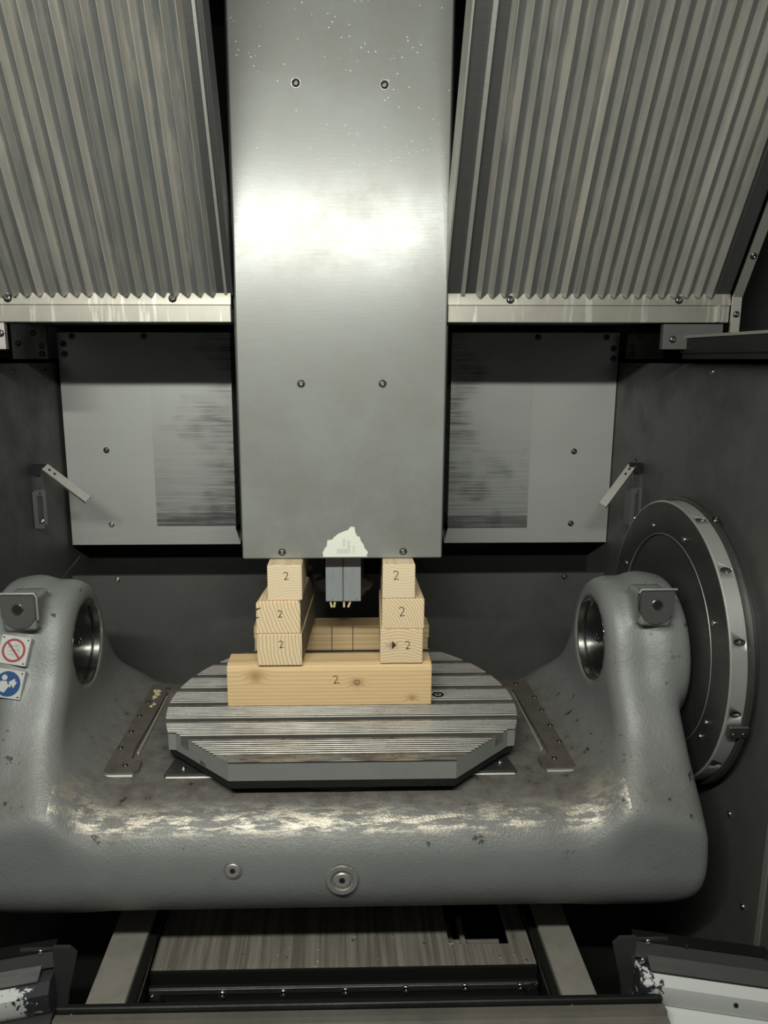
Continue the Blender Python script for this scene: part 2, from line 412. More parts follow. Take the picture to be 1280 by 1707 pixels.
# small cover plates in the recesses above the side walls
for nm, x0, x1, y, z0, z1, sc in (('end_cover_plate', -1.285, -1.148, 3.08, 2.0, 2.135, [(-1.17, 2.05), (-1.17, 2.02), (-1.20, 2.10), (-1.26, 2.06)]),
                                  ('end_cover_plate', 1.153, 1.30, 3.08, 2.0, 2.10, [(1.17, 2.05), (1.17, 2.02), (1.20, 2.085)]),
                                  ('end_cover_plate', -1.22, -1.022, 2.405, 2.03, 2.118, [(-1.034, 2.077)]),
                                  ('end_cover_plate', 1.008, 1.195, 2.405, 2.030, 2.106, [(1.039, 2.06)])):
    lab = {(-1.285): 'small dark screwed plate in the corner above the left side wall', 1.153: 'small dark screwed plate in the corner above the right side wall',
           -1.22: 'bright plate cut by the left picture edge below the corrugated apron', 1.008: 'plain grey plate with one screw above the pointed black bar'}[x0]
    o = MB().box(x0, x1, y, y + .02, z0, z1).build(nm, 'bracket' if x0 == -1.22 else 'wall', label=lab, cat='cover plate', group='small cover plates')
    for q in sc: screw((q[0], y, q[1]), (0, -1, 0), .011, o)

# cross beams under the aprons
for sgn in (-1, 1):
    x0, x1 = (-1.225, -.330) if sgn < 0 else (.333, 1.208)
    t = empty('apron_beam', ((x0 + x1) / 2, 2.40, 2.10), 'drip-stained pale metal beam under the %s corrugated apron' % ('left' if sgn < 0 else 'right'), 'beam', 'beams under the aprons')
    MB().prism([(2.40, 2.162), (2.395, 2.162), (2.395, 2.166), (2.402, 2.196), (2.43, 2.205), (2.43, 2.162)], x0, x1).build('upper_flange', 'beam', t)
    lw = MB().box(x0, x1, 2.398, 2.43, 2.110, 2.162, .002).box(x0, x1, 2.43, YB + .24, 2.135, 2.15).build('web', 'beam', t)
    for q in ((-.505, 2.180), (-1.0, 2.18)) if sgn < 0 else ((.524, 2.178), (1.045, 2.178)): screw((q[0], 2.397, q[1]), (0, -1, .1), .0125, t)
    if sgn > 0: MB().box(1.165, 1.172, 2.385, 2.398, 2.112, 2.162).build('end_tab', 'trim', t)

# pleated aprons: every fold its own sheet
AL = R(59.3); dn = Vector((0, -math.cos(AL), math.sin(AL)))     # up the slope, towards the door
nn = Vector((0, -math.sin(AL), -math.cos(AL)))                  # outward normal (down and forward)
LEN = 1.30; A0 = Vector((0, 2.405, 2.195))
def fold_mesh(pitch):
    prof = [(0, 0), (.0115, .024), (.0130, .024), (pitch - .003, .001), (pitch, 0), (pitch, -.004), (0, -.004)]
    m = MB(); a = [Vector((u, 0, 0)) + nn * v for u, v in prof]; n = len(a)
    m.add([tuple(p) for p in a] + [tuple(p + dn * LEN) for p in a], [tuple(range(n)), tuple(range(n, 2 * n))] + [(i, (i + 1) % n, (i + 1) % n + n, i + n) for i in range(n)])
    me = bpy.data.meshes.new('fold'); me.from_pydata(m.v, [], m.f); me.materials.append(M['apron']); me.update()
    import bmesh
    bm = bmesh.new(); bm.from_mesh(me); bmesh.ops.recalc_face_normals(bm, faces=bm.faces)
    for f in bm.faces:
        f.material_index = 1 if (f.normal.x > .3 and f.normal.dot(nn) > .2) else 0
    bm.to_mesh(me); bm.free(); me.materials.append(M['apron_shaded'])
    return me
for sgn in (-1, 1):
    x0 = .372 if sgn < 0 else .418; x1 = 1.225 if sgn < 0 else 1.165
    cx = sgn * (x0 + x1) / 2
    t = empty('corrugated_apron', (cx, 2.405, 2.195), 'sloping corrugated metal apron %s the central column, ribs running down to the beam' % ('left of' if sgn < 0 else 'right of'), 'apron', 'corrugated aprons')
    n = 23 if sgn < 0 else 20; pitch = (x1 - x0) / n
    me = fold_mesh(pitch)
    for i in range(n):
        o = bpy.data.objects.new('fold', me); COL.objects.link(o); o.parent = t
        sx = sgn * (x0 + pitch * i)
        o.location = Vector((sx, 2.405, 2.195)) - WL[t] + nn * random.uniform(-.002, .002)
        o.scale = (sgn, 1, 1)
    # flat end sheet beside the column slot and its lip
    def strip(a, b, v0, v1, name, mat):
        m = MB(); q = []
        for (u, v) in ((a, v0), (b, v0), (b, v1), (a, v1)): q.append(Vector((sgn * u, 2.405, 2.195)) + nn * v)
        m.add([tuple(p) for p in q] + [tuple(p + dn * LEN) for p in q], [(0, 1, 2, 3), (4, 5, 6, 7), (0, 1, 5, 4), (1, 2, 6, 5), (2, 3, 7, 6), (3, 0, 4, 7)])
        return m.build(name, mat, t)
    strip(.326, x0 + .002, -.006, -.001, 'edge_sheet', 'recess')
    strip(.322, .327, -.10, .010, 'slot_lip', 'trim' if sgn > 0 else 'recess')
    if sgn > 0: strip(.372, .384, -.001, .012, 'rib', 'trim')
    else: strip(.340, .348, -.001, .008, 'rib', 'trim')
    if sgn > 0:
        strip(x1, 1.205, -.004, .002, 'outer_sheet', 'recess')
# flat trim bar that follows the right apron down to the bar
t = empty('edge_trim_bar', (1.222, 2.39, 2.03), 'flat screwed metal strip bending along the right edge of the corrugated apron', 'trim')
MB().box(1.208, 1.236, 2.385, 2.392, 2.035, 2.19).build('lower_strip', 'trim', t)
m = MB(); q = [Vector((x, 2.388, 2.19)) + nn * v for x, v in ((1.208, .0), (1.236, .0), (1.236, .006), (1.208, .006))]
m.add([tuple(p) for p in q] + [tuple(p + dn * LEN) for p in q], [(0, 1, 2, 3), (4, 5, 6, 7), (0, 1, 5, 4), (1, 2, 6, 5), (2, 3, 7, 6), (3, 0, 4, 7)]); m.build('upper_strip', 'trim', t)
screw((1.222, 2.385, 2.135), (0, -1, 0), .01, t); p = Vector((1.222, 2.388, 2.19)) + dn * .13 + nn * .006; screw(p, nn, .01, t)
# black pointed bar along the right wall
t = empty('pointed_bar', (1.12, 2.2, 2.0), 'black metal bar with pointed end running along the top of the right wall', 'bar')
MB().prism([(2.42, 2.066), (2.455, 2.018), (1.3, 2.018), (1.3, 2.066)], 1.085, 1.145, 'X').build('body', 'black', t)
MB().prism([(2.42, 2.064), (2.412, 2.072), (1.3, 2.072), (1.3, 2.064)], 1.081, 1.10, 'X').build('top_edge', 'trim', t)
MB().box(1.09, 1.145, 1.3, 2.44, 2.0, 2.018).build('foot', 'black', t)

# ------------------------------------------------------------------ spindle column
XL, XR, YC, ZC = -.3135, .3275, 2.37, 1.368
col = empty('spindle_column', (.007, YC, ZC), 'tall brushed metal column hanging in the centre, resting on the wooden blocks', 'machine column')
cv = MB().box(XL, XR, YC, YC + .012, ZC + .001, 3.31, .004).build('front_cover', 'column', col)
MB().box(XL + .004, XR - .004, YC + .012, YC + .16, ZC + .004, 3.31).build('side_cover', 'recess', col)
MB().box(XL - .012, XR + .012, YC + .06, YC + .07, ZC + .09, 3.31).build('slide_plate', 'dark', col)
MB().box(-.10, .10, 2.50, 2.9, 1.45, 3.3).build('guide_body', 'dark', col)
for q in ((-.121, 2.773), (.133, 2.770), (-.118, 1.925), (.133, 1.925), (-.187, 1.390), (.203, 1.390)):
    MB().lathe([(-.0004, .0140), (-.0010, .0136), (-.0010, .0122), (-.0003, .0118)], (q[0], YC, q[1]), 'Y', 20).build('countersink', 'shine', cv)
    screw((q[0], YC + .003, q[1]), (0, -1, 0), .0115, cv)
pp = [(-.055, 1.3745), (-.0565, 1.392), (-.052, 1.397), (-.049, 1.406), (-.044, 1.408), (-.041, 1.430), (-.026, 1.432), (-.020, 1.440), (-.005, 1.452), (.012, 1.459), (.026, 1.464), (.033, 1.474), (.046, 1.473), (.0475, 1.459),
      (.054, 1.443), (.062, 1.441), (.066, 1.428), (.075, 1.415), (.078, 1.404), (.088, 1.392), (.0885, 1.387), (.082, 1.3745)]
st = MB().prism(pp, YC - .0016, YC, 'Y').build('torn_sticker', 'paper', cv, label='torn white paper remnant')
MB().box(-.012, .022, YC - .0021, YC - .0016, 1.386, 1.403).box(.022, .032, YC - .0021, YC - .0016, 1.388, 1.43).box(.040, .046, YC - .0021, YC - .0016, 1.386, 1.413).box(.008, .016, YC - .0021, YC - .0016, 1.41, 1.437).build('faded_print', 'ghost', cv)
MB().box(-.056, .088, YC - .0021, YC - .0016, 1.3745, 1.377).build('sticker_base', 'ghost', cv)
# spindle nose with the pale box in front of it
nb = empty('hanging_box', (.009, 2.47, 1.196), 'pale grey rectangular box with centre seam hanging below the column between the blocks', 'box')
MB().box(-.050, .0080, 2.462, 2.50, 1.194, 1.375, .002).box(.0100, .069, 2.462, 2.50, 1.194, 1.375, .002).build('shell', 'box', nb)
MB().box(-.048, .067, 2.464, 2.50, 1.195, 1.375).build('seam', 'dark', nb)
for x in (-.027, .055): MB().box(x - .0006, x + .0006, 2.4605, 2.462, 1.198, 1.208).build('clip', 'shine', nb)
sp = empty('spindle_nose', (.01, 2.64, 1.16), 'dark faceted spindle nose half hidden behind the pale box', 'spindle')
MB().lathe([(0, .0), (0, .082), (.022, .086), (.026, .106), (.040, .108), (.065, .075), (.25, .075), (.25, 0)], (.01, 2.625, 1.175), 'Z', 12, False).build('nose', 'disc', sp)
MB().lathe([(0, .0), (0, .062), (.02, .066), (.02, .0)], (.01, 2.625, 1.155), 'Z', 24).build('tool_holder', 'dark', sp)
for i, (xa, xb) in enumerate(((-.036, -.030), (-.018, -.022), (.012, .012), (.036, .026))):
    tag(MB().tube([(xa, 2.475, 1.196), (xb, 2.475, 1.170)], .0038, 7).build('wooden_peg', 'stick'), 'short pale stick poking out under the grey box, %s of four' % ('leftmost', 'second from left', 'third from left', 'rightmost')[i], 'peg', 'pegs under the grey box')

# ------------------------------------------------------------------ wooden blocks
def block(name, f, b, ya, yb, mat, label, z0, z1, wane=0, bev=.0025):
    """front face x-range f, back face x-range b; closed skewed prism"""
    m = MB(); w = wane
    def sec(x0, x1, y):
        if w: return [(x0, y, z0), (x1, y, z0), (x1, y, z1 - w * .2), (x1 - w * .2, y, z1), (x0 + w * .2, y, z1), (x0, y, z1 - w * .3)]
        return [(x0, y, z0), (x1, y, z0), (x1, y, z1), (x0, y, z1)]
    a = sec(*f, ya); c = sec(*b, yb); n = len(a)
    m.add(a + c, [tuple(range(n)), tuple(range(n, 2 * n))] + [(i, (i + 1) % n, (i + 1) % n + n, i + n) for i in range(n)])
    return m.build(name, mat, label=label, cat='wooden block', group='wooden blocks in the two stacks', bevel=bev)
ZT = .8945
LIGHT = (.90, .72, .48); ORG = (.58, .39, .18)
def wm(k, *a, **q): M[k] = wood('pine_' + k, *a, **q); return M[k]
WG = 'timber packing on the table'
bb = []
# base timber, rounded top front arris
m = MB(); prof = [(2.30, ZT), (2.30, 1.012)] + [(2.30 + .024 - .024 * math.cos(R(a)), 1.012 + .023 * math.sin(R(a))) for a in (20, 40, 60, 80, 90)] + [(2.40, 1.035), (2.412, 1.024), (2.412, ZT)]
m.prism(prof, -.3665, .294, 'X')
base = m.build('base_timber', wm('base', 2.39, 1.22, .0125, axis='X', col=(.82, .60, .33), dark=(.60, .37, .15), knots=[(.052, .972, .022), (-.275, 1.0, .03), (.232, .918, .016)], contrast=.65),
               label='long square pine timber lying across the grooved table under the block stacks', cat='timber', bevel=.0015)
LV = {'L1': block('timber_block', (-.266, -.124), (-.225, -.096), 2.292, 2.76, wm('L1', .10, 1.12, .0115, col=LIGHT, dark=ORG, bark=True), 'lowest block of the left stack, end grain curving upright', 1.0362, 1.1425, 0),
      'L2': block('timber_block', (-.267, -.1275), (-.225, -.100), 2.294, 2.72, wm('L2', .12, 1.30, .0115, col=LIGHT, dark=ORG, bark=True), 'middle block of the left stack with chipped left corner and barky side', 1.1435, 1.250, .02),
      'L3': block('timber_block', (-.2295, -.1215), (-.225, -.118), 2.302, 2.68, wm('L3', -.14, 1.05, .0085, col=(.86, .70, .49), dark=(.62, .45, .25), contrast=.8), 'top block of the left stack under the column, flat curved end grain', 1.251, 1.3665, 0),
      'R1': block('timber_block', (.127, .2635), (.146, .263), 2.302, 2.76, wm('R1', .185, .93, .0095, col=LIGHT, dark=ORG, knots=[(.165, 1.098, .017)]), 'lowest block of the right stack with a dark cracked knot', 1.0362, 1.1525, 0),
      'R2': block('timber_block', (.1325, .2665), (.149, .262), 2.302, 2.72, wm('R2', .05, 1.12, .0088, col=LIGHT, dark=ORG), 'middle block of the right stack, end grain bowed upright', 1.1535, 1.2535, 0),
      'R3': block('timber_block', (.1335, .236), (.149, .232), 2.302, 2.68, wm('R3', .20, 1.44, .0095, col=(.86, .70, .49), dark=(.64, .47, .27), contrast=.7), 'top block of the right stack under the column, shallow sagging rings', 1.2545, 1.3665, 0)}
wm('rear', 2.9, 1.2, .016, axis='X', col=(.86, .64, .36), dark=(.58, .36, .15), contrast=.6)
wm('rear2', 2.86, 1.02, .011, axis='X', col=(.88, .68, .40), dark=(.60, .30, .08), contrast=.8, seed=3)
r1 = MB().box(-.331, .337, 2.775, 2.87, ZT, .9425, .0015).build('rear_board', 'rear', label='lower board of the pair behind the block stacks', cat='board', group='boards behind the stacks')
r2 = MB().box(-.333, .341, 2.775, 2.87, .9435, .994, .0015).build('rear_board', 'rear2', label='upper board of the pair behind the block stacks', cat='board', group='boards behind the stacks')
for x in (-.034, .047):
    for (o, z0, z1) in ((r1, ZT, .9425), (r2, .9435, .994)):
        MB().box(x - .0014, x + .0014, 2.7742, 2.776, z0, z1).build('pencil_line', 'ink', o)
# cracked knot wedge on R1
MB().prism([(.164, 1.085), (.178, 1.099), (.166, 1.113)], 2.3012, 2.3035, 'Y').build('knot_crack', 'ink', LV['R1'])
MB().prism([(-.266, 1.228), (-.250, 1.231), (-.258, 1.226), (-.266, 1.222)], 2.2925, 2.2955, 'Y').build('chip_mark', 'ink', LV['L2'])
MB().prism([(-.266, 1.20), (-.256, 1.199), (-.266, 1.196)], 2.2925, 2.2955, 'Y').build('chip_mark', 'ink', LV['L2'])
def stroke(pts, w, y, parent, name='written_digit'):
    m = MB()
    for (a, b) in zip(pts, pts[1:]):
        a = Vector(a); b = Vector(b); d = (b - a).normalized(); n = Vector((-d.y, d.x)) * w / 2; e = d * w * .4
        q = [a - e + n, b + e + n, b + e - n, a - e - n]
        m.add([(p.x, yy, p.y) for yy in (y - .0006, y + .0004) for p in q], [(0, 1, 2, 3), (4, 5, 6, 7), (0, 1, 5, 4), (1, 2, 6, 5), (2, 3, 7, 6), (3, 0, 4, 7)])
    return m.build(name, 'ink', parent)
def two(cx, cz, h, y, parent, flip=1, tail=1.):
    w = h * .62
    base_ = [(-.45, .38), (-.25, .5), (.15, .5), (.38, .32), (.30, .08), (.05, -.15), (-.3, -.48), (0, -.44), (.5 * tail, -.42)]
    return stroke([(cx + flip * a * w, cz + b * h) for a, b in base_], .0022, y, parent)
two(-.171, 1.331, .024, 2.302, LV['L3']); two(-.192, 1.209, .023, 2.294, LV['L2']); two(-.190, 1.108, .023, 2.292, LV['L1'])
two(.175, 1.331, .028, 2.302, LV['R3']); two(.195, 1.211, .030, 2.302, LV['R2']); two(.215, 1.098, .026, 2.302, LV['R1'], 1, .9)
two(-.017, .983, .026, 2.30, base, 1, 1.6)
stroke([(.052 + .009 * math.cos(R(a)), .974 + .0075 * math.sin(R(a))) for a in range(0, 380, 30)], .0014, 2.30, base, 'knot_ring')

# ------------------------------------------------------------------ rotary table
TC = (.004, 2.334); TR = .565
def half_w(y):
    w = math.sqrt(max(TR * TR - (y - TC[1]) ** 2, 1e-6))
    if y < 2.13: w = min(w, .321 + (y - 1.950) * (.497 - .321) / (2.120 - 1.950))
    return w
tb = empty('rotary_table', (TC[0], TC[1], .787), 'round grooved steel machine table with flattened front edge on the grey casting', 'machine table')
ZB = .836
slots = [2.334 + .1125 * k for k in (-2, -1, 0, 1, 2, 3, 4)]
prof = []      # (y, z, look of the face that follows): land / groove / slot / edge
edges = [(v - .027, v) for v in slots]
bounds = [1.950] + [v for e in edges for v in e] + [2.334 + TR - .004]
prof += [(1.950, ZB, 0), (1.950, ZT, 0)]
for i in range(0, len(bounds), 2):
    a, b = bounds[i], bounds[i + 1]
    g0 = a + (.040 if i == 0 else .008)
    if i: prof += [(a, ZT - .0022, 3), (a + .0022, ZT, 0)]
    if b - g0 > .02:
        n = 7; gw = (b - .009 - g0) / n
        for k in range(n):
            u = g0 + gw * k
            prof += [(u, ZT, 1), (u + .0006, ZT - .006, 1), (u + gw * .45, ZT - .006, 1), (u + gw * .45 + .0006, ZT - .0012, 3), (u + gw * .45 + .0016, ZT, 0)]
    if i == len(bounds) - 2: prof += [(b, ZT, 0), (b, ZB, 0)]
    else: prof += [(b, ZT, 2), (b, ZT - .036, 2), (bounds[i + 2], ZT - .036, 2)]
n = len(prof)
def strip_mesh(kinds):
    m = MB()
    for i in range(n - 1):
        if prof[i][2] not in kinds: continue
        ya, za, _ = prof[i]; yb, zb, _ = prof[i + 1]
        m.add([(TC[0] - half_w(ya), ya, za), (TC[0] + half_w(ya), ya, za), (TC[0] + half_w(yb), yb, zb), (TC[0] - half_w(yb), yb, zb)], [(0, 1, 2, 3)])
    return m
strip_mesh((0,)).build('table_top', 'table', tb)
strip_mesh((1,)).build('fine_grooves', 'groove', tb, kind='stuff')
strip_mesh((3,)).build('groove_edges', 'table_edge', tb, kind='stuff')
for q in range(len(slots)):     # each T-slot
    a, b = edges[q]; m = MB()
    for (ya, za), (yb, zb) in (((a, ZT), (a, ZT - .036)), ((a, ZT - .036), (b, ZT - .036)), ((b, ZT - .036), (b, ZT - .0022))):
        m.add([(TC[0] - half_w(ya), ya, za), (TC[0] + half_w(ya), ya, za), (TC[0] + half_w(yb), yb, zb), (TC[0] - half_w(yb), yb, zb)], [(0, 1, 2, 3)])
    m.build('table_slot', 'slot', tb)
# side walls follow the stepped outline, split at every station
m = MB()
for sgn in (0, 1):
    ids = []
    for i in range(1, n - 2):
        (ya, za, _), (yb, zb, _) = prof[i], prof[i + 1]
        if yb - ya < 1e-6: continue
        k = max(1, int((yb - ya) / .012))
        for j in range(k):
            y0 = ya + (yb - ya) * j / k; y1 = ya + (yb - ya) * (j + 1) / k; z0 = za + (zb - za) * j / k; z1 = za + (zb - za) * (j + 1) / k
            s_ = -1 if sgn == 0 else 1
            m.add([(TC[0] + s_ * half_w(y0), y0, ZB), (TC[0] + s_ * half_w(y1), y1, ZB), (TC[0] + s_ * half_w(y1), y1, z1), (TC[0] + s_ * half_w(y0), y0, z0)], [(0, 1, 2, 3)])
m.add([(TC[0] - .321, 1.950, ZB), (TC[0] + .321, 1.950, ZB), (TC[0] + .321, 1.9498, ZT), (TC[0] - .321, 1.9498, ZT)], [(0, 1, 2, 3)])
m.build('table_side', 'tableside', tb)
MB().box(TC[0] - .321, TC[0] + .321, 1.9475, 1.9505, ZT - .003, ZT + .0006).build('front_edge', 'shine', tb)
ol = []
ys = [1.952 + (2.334 + TR - .006 - 1.952) * (1 - math.cos(math.pi * i / 40)) / 2 for i in range(41)]
ol = [(TC[0] + half_w(v) * .985, v) for v in ys] + [(TC[0] - half_w(v) * .985, v) for v in ys[::-1]]
MB().prism(ol, .812, ZB + .002, 'Z').build('under_shade', 'black', tb)  # black slab stands in for the shade under the table
MB().lathe([(0, 0), (0, .36), (.026, .36), (.026, 0)], (TC[0], TC[1], .787), 'Z', 64).build('rotary_base', 'black', tb)
MB().lathe([(.0005, .020), (.0012, .018), (.0012, .012), (-.002, .011)], (.326, 2.372, ZT), 'Z', 20).lathe([(.0, 0), (.0010, .005), (.0, .006)], (.326, 2.372, ZT), 'Z', 12).build('centre_plug', 'dark', tb)
screw((-.40, 1.978 + .03, .862), (-.55, -.8, 0), .006, tb)

# ------------------------------------------------------------------ casting (distance field, surface nets)
def cast_field(X, Y, Z):
    def smin(a, b, k): h = np.clip(.5 + .5 * (b - a) / k, 0, 1); return b * (1 - h) + a * h - k * h * (1 - h)
    def smax(a, b, k): return -smin(-a, -b, k)
    AX = np.abs(X)
    # bridge
    r = .188
    qx = AX - (.955 - r); qy = np.abs(Y - 2.358) - (.512 - r); qz = np.abs(Z - .595) - (.19 - r)
    d = np.sqrt(np.maximum(qx, 0) ** 2 + np.maximum(qy, 0) ** 2 + np.maximum(qz, 0) ** 2) + np.minimum(np.maximum(qx, np.maximum(qy, qz)), 0) - r
    # arm: triangle hull with rounding, extruded in X
    P = [(2.345, 1.10), (1.975, .63), (2.69, .63)]
    dist = np.full(X.shape, 1e9); sgn = np.ones(X.shape, bool)
    for i in range(3):
        ax, ay = P[i]; bx, by = P[(i + 1) % 3]; ex, ey = bx - ax, by - ay
        t = np.clip(((Y - ax) * ex + (Z - ay) * ey) / (ex * ex + ey * ey), 0, 1)
        dist = np.minimum(dist, np.hypot(Y - ax - t * ex, Z - ay - t * ey))
        cr = ex * (Z - ay) - ey * (Y - ax); sgn &= cr > 0
    a2 = np.where(sgn, -dist, dist) - .165
    hub = np.hypot(Y - 2.345, Z - 1.10) - .205
    a2 = smin(a2, hub, .05)
    a = smax(a2, np.abs(AX - .915) - .100, .07)
    d = smin(d, a, .19)
    # nothing of the arms hangs below or in front of the bridge
    ey = 2.036 - Y; ez = .595 - Z
    env = np.where((ey > 0) & (ez > 0), np.hypot(ey, ez), np.maximum(ey, ez)) - .188
    d = smax(d, env, .02)
    # outer boss towards the bearing
    bs = smax(np.hypot(Y - 2.345, Z - 1.07) - .235, np.abs(AX - 1.01) - .048, .04)
    d = smin(d, bs, .06)
    # lug on the hub top front
    lx = np.abs(AX - .937) - .043; ly = np.abs(Y - 2.185) - .053; lz = np.abs(Z - 1.268) - .044
    lug = np.maximum(lx, np.maximum(ly, lz)) - .004
    d = smin(d, lug, .025)
    # machined pocket on the inner hub face
    pk = np.maximum(np.hypot(Y - 2.345, Z - 1.10) - .136, np.abs(AX - .81) - .045)
    d = np.maximum(d, -pk)
    return d
def surface_net(f, lo, hi, h):
    ax = [np.arange(lo[i], hi[i] + h, h) for i in range(3)]
    G = np.meshgrid(*ax, indexing='ij'); D = f(*G).astype(np.float32); s = D < 0
    nx, ny, nz_ = D.shape
    cs = [(i, j, k) for i in (0, 1) for j in (0, 1) for k in (0, 1)]
    def sl(A, c): return A[c[0]:nx - 1 + c[0], c[1]:ny - 1 + c[1], c[2]:nz_ - 1 + c[2]]
    cnt = sum(sl(s, c).astype(np.int8) for c in cs); act = (cnt > 0) & (cnt < 8)
    acc = np.zeros(act.shape + (3,), np.float32); num = np.zeros(act.shape, np.float32)
    for a in range(3):
        for c in cs:
            if c[a]: continue
            c2 = list(c); c2[a] = 1; d0 = sl(D, c); d1 = sl(D, c2); cr = (d0 < 0) != (d1 < 0)
            t = np.where(cr, d0 / np.where(cr, d0 - d1, 1), 0)
            for q in range(3): acc[..., q] += np.where(cr, (c[q] + (t if q == a else 0)), 0)
            num += cr
    idx = -np.ones(act.shape, np.int64); idx[act] = np.arange(act.sum())
    I = np.argwhere(act); V = (I + acc[act] / num[act][:, None]) * h + np.array(lo)
    F = []
    for a in range(3):
        b, c = (a + 1) % 3, (a + 2) % 3
        d0 = np.take(s, range(D.shape[a] - 1), a); d1 = np.take(s, range(1, D.shape[a]), a)
        E = np.argwhere(d0 != d1); E = E[(E[:, b] > 0) & (E[:, c] > 0) & (E[:, b] < D.shape[b] - 1) & (E[:, c] < D.shape[c] - 1)]
        fl = d0[tuple(E.T)]
        def g(db, dc): T = E.copy(); T[:, b] -= db; T[:, c] -= dc; return idx[tuple(T.T)]
        q = np.stack([g(1, 1), g(0, 1), g(0, 0), g(1, 0)], 1); q[~fl] = q[~fl][:, ::-1]; F.append(q)
    F = np.concatenate(F)
    for _ in range(3):      # pull vertices on to the surface
        e = 1e-3; d = f(*V.T); g = np.stack([(f(*(V + np.eye(3)[i] * e).T) - d) / e for i in range(3)], 1)
        V = V - g * (d / np.maximum((g * g).sum(1), .3))[:, None]
    return V, F
V, F = surface_net(cast_field, (-1.09, 1.66, .36), (1.09, 2.98, 1.38), .0125)
o0 = np.array((0, 2.34, .45))
cr = empty('swivel_cradle', tuple(o0), 'grey cast cradle with two raised arms carrying the round table', 'machine cradle')
me = bpy.data.meshes.new('casting'); me.from_pydata((V - o0).tolist(), [], F.tolist()); me.polygons.foreach_set('use_smooth', [True] * len(F)); me.materials.append(M['cast'])
co = bpy.data.objects.new('casting', me); COL.objects.link(co); co.parent = cr; WL[co] = WL[cr]
for sgn in (-1, 1):
    # hub plate in its pocket with bright ring, bore in the middle
    hp = MB().lathe([(0, 0), (0, .014), (-.012, .014), (-.012, .018), (-.012, .118), (-.006, .122)] if sgn > 0 else [(0, 0), (0, .014), (.012, .014), (.012, .018), (.012, .118), (.006, .122)], (sgn * .856, 2.345, 1.10), 'X', 48).build('hub_plate', 'hub', cr)
    MB().lathe([(sgn * .852, .1325), (sgn * .822, .1325), (sgn * .819, .136), (sgn * .826, .139)], (0, 2.345, 1.10), 'X', 64).build('bright_ring', 'shine', cr)
    MB().lathe([(sgn * .8435, .009), (sgn * .841, .012), (sgn * .8435, .015)], (0, 2.345, 1.10), 'X', 20).build('centre_bore', 'shine', cr)
    # lug face plate with threaded hole
    pl = [(sgn * .937 + a, b) for a, b in ((-.050, 1.328), (.050, 1.328), (.050, 1.262))] + [(sgn * .937 + .046 * math.cos(R(t)), 1.262 + .036 * math.sin(R(t))) for t in range(-10, -171, -16)] + [(sgn * .937 - .050, 1.262)]
    lg = MB().prism(pl, 2.124, 2.150, 'Y').build('lifting_lug', 'wall', cr, bevel=.002)
    MB().tube([(sgn * .937 - sgn * .056, 2.126, 1.255), (sgn * .937 - sgn * .056, 2.126, 1.325), (sgn * .937 - sgn * .050, 2.126, 1.334), (sgn * .937 + sgn * .056, 2.126, 1.334)], .004, 6).build('lug_rim', 'cast', lg)
    MB().lathe([(0, .0185), (-.002, .0165), (-.002, .0135), (.01, .013)], (sgn * .937, 2.124, 1.286), 'Y', 20).build('threaded_hole', 'shine', lg)
    MB().lathe([(-.001, 0), (-.001, .0135)], (sgn * .937, 2.124, 1.286), 'Y', 20).build('hole_bottom', 'black', lg)
    # side pads on the deck
    s = sgn; K = .964; DZ = .785
    pad = [(s * .765, 2.150), (s * .770, 2.80), (s * .60, 2.80), (s * .615, 2.745), (s * .662, 2.730), (s * .672, 2.30), (s * .668, 2.235), (s * .632, 2.220), (s * .628, 2.165), (s * .645, 2.150)]
    pad = [(a * K, b * K) for a, b in pad]
    pd = MB().prism(pad, DZ - .003, DZ + .012, 'Z').build('deck_pad', 'pad', cr, bevel=.002)
    MB().box(min(s * .735, s * .615), max(s * .735, s * .615), 2.057, 2.0735, DZ - .001, DZ + .009, .003).build('pad_lip', 'trim', pd)
    MB().box(min(s * .637, s * .631), max(s * .637, s * .631), 2.19, 2.60, DZ - .001, DZ + .010, .002).build('pad_side_lip', 'rail', pd)
    MB().box(min(s * .746, s * .739), max(s * .746, s * .739), 2.09, 2.66, DZ - .002, DZ + .008, .002).build('pad_side_lip', 'rail', pd)
    for q in ([(-.666, 2.748), (-.714, 2.635), (-.717, 2.524), (-.716, 2.408), (-.721, 2.298), (-.676, 2.189)] if s < 0 else [(.686, 2.767), (.729, 2.648), (.727, 2.538), (.727, 2.423), (.726, 2.309), (.679, 2.202)]):
        screw((q[0] * K, q[1] * K, DZ + .011), (0, 0, 1), .0088, pd, 'dark')
fp = MB().prism([(-.525, 2.058), (-.511, 2.145), (-.48, 2.19), (.48, 2.19), (.511, 2.145), (.525, 2.058)], DZ - .003, DZ + .012, 'Z').build('front_pad', 'disc', cr, bevel=.002)
MB().box(-.52, .52, 2.049, 2.059, DZ - .001, DZ + .006, .003).build('pad_lip', 'trim', fp)
for q in ((-.472, 2.087), (.482, 2.102)): screw((*q, DZ + .012), (0, 0, 1), .0085, fp, 'shiny')
# dried grease on the left pad
m = MB()
for i in range(26):
    a = random.random(); x = (-.705 + .05 * a * .3 + random.uniform(-.008, .008)) * K; y = (2.735 - .13 * a ** 1.5 * random.random() * 1.6) * K
    m.lathe([(0, random.uniform(.003, .009)), (.004, .004), (.006, 0)], (x, y, DZ + .012), 'Z', 7)
m.build('dried_grease', 'yellow', cr, kind='stuff')
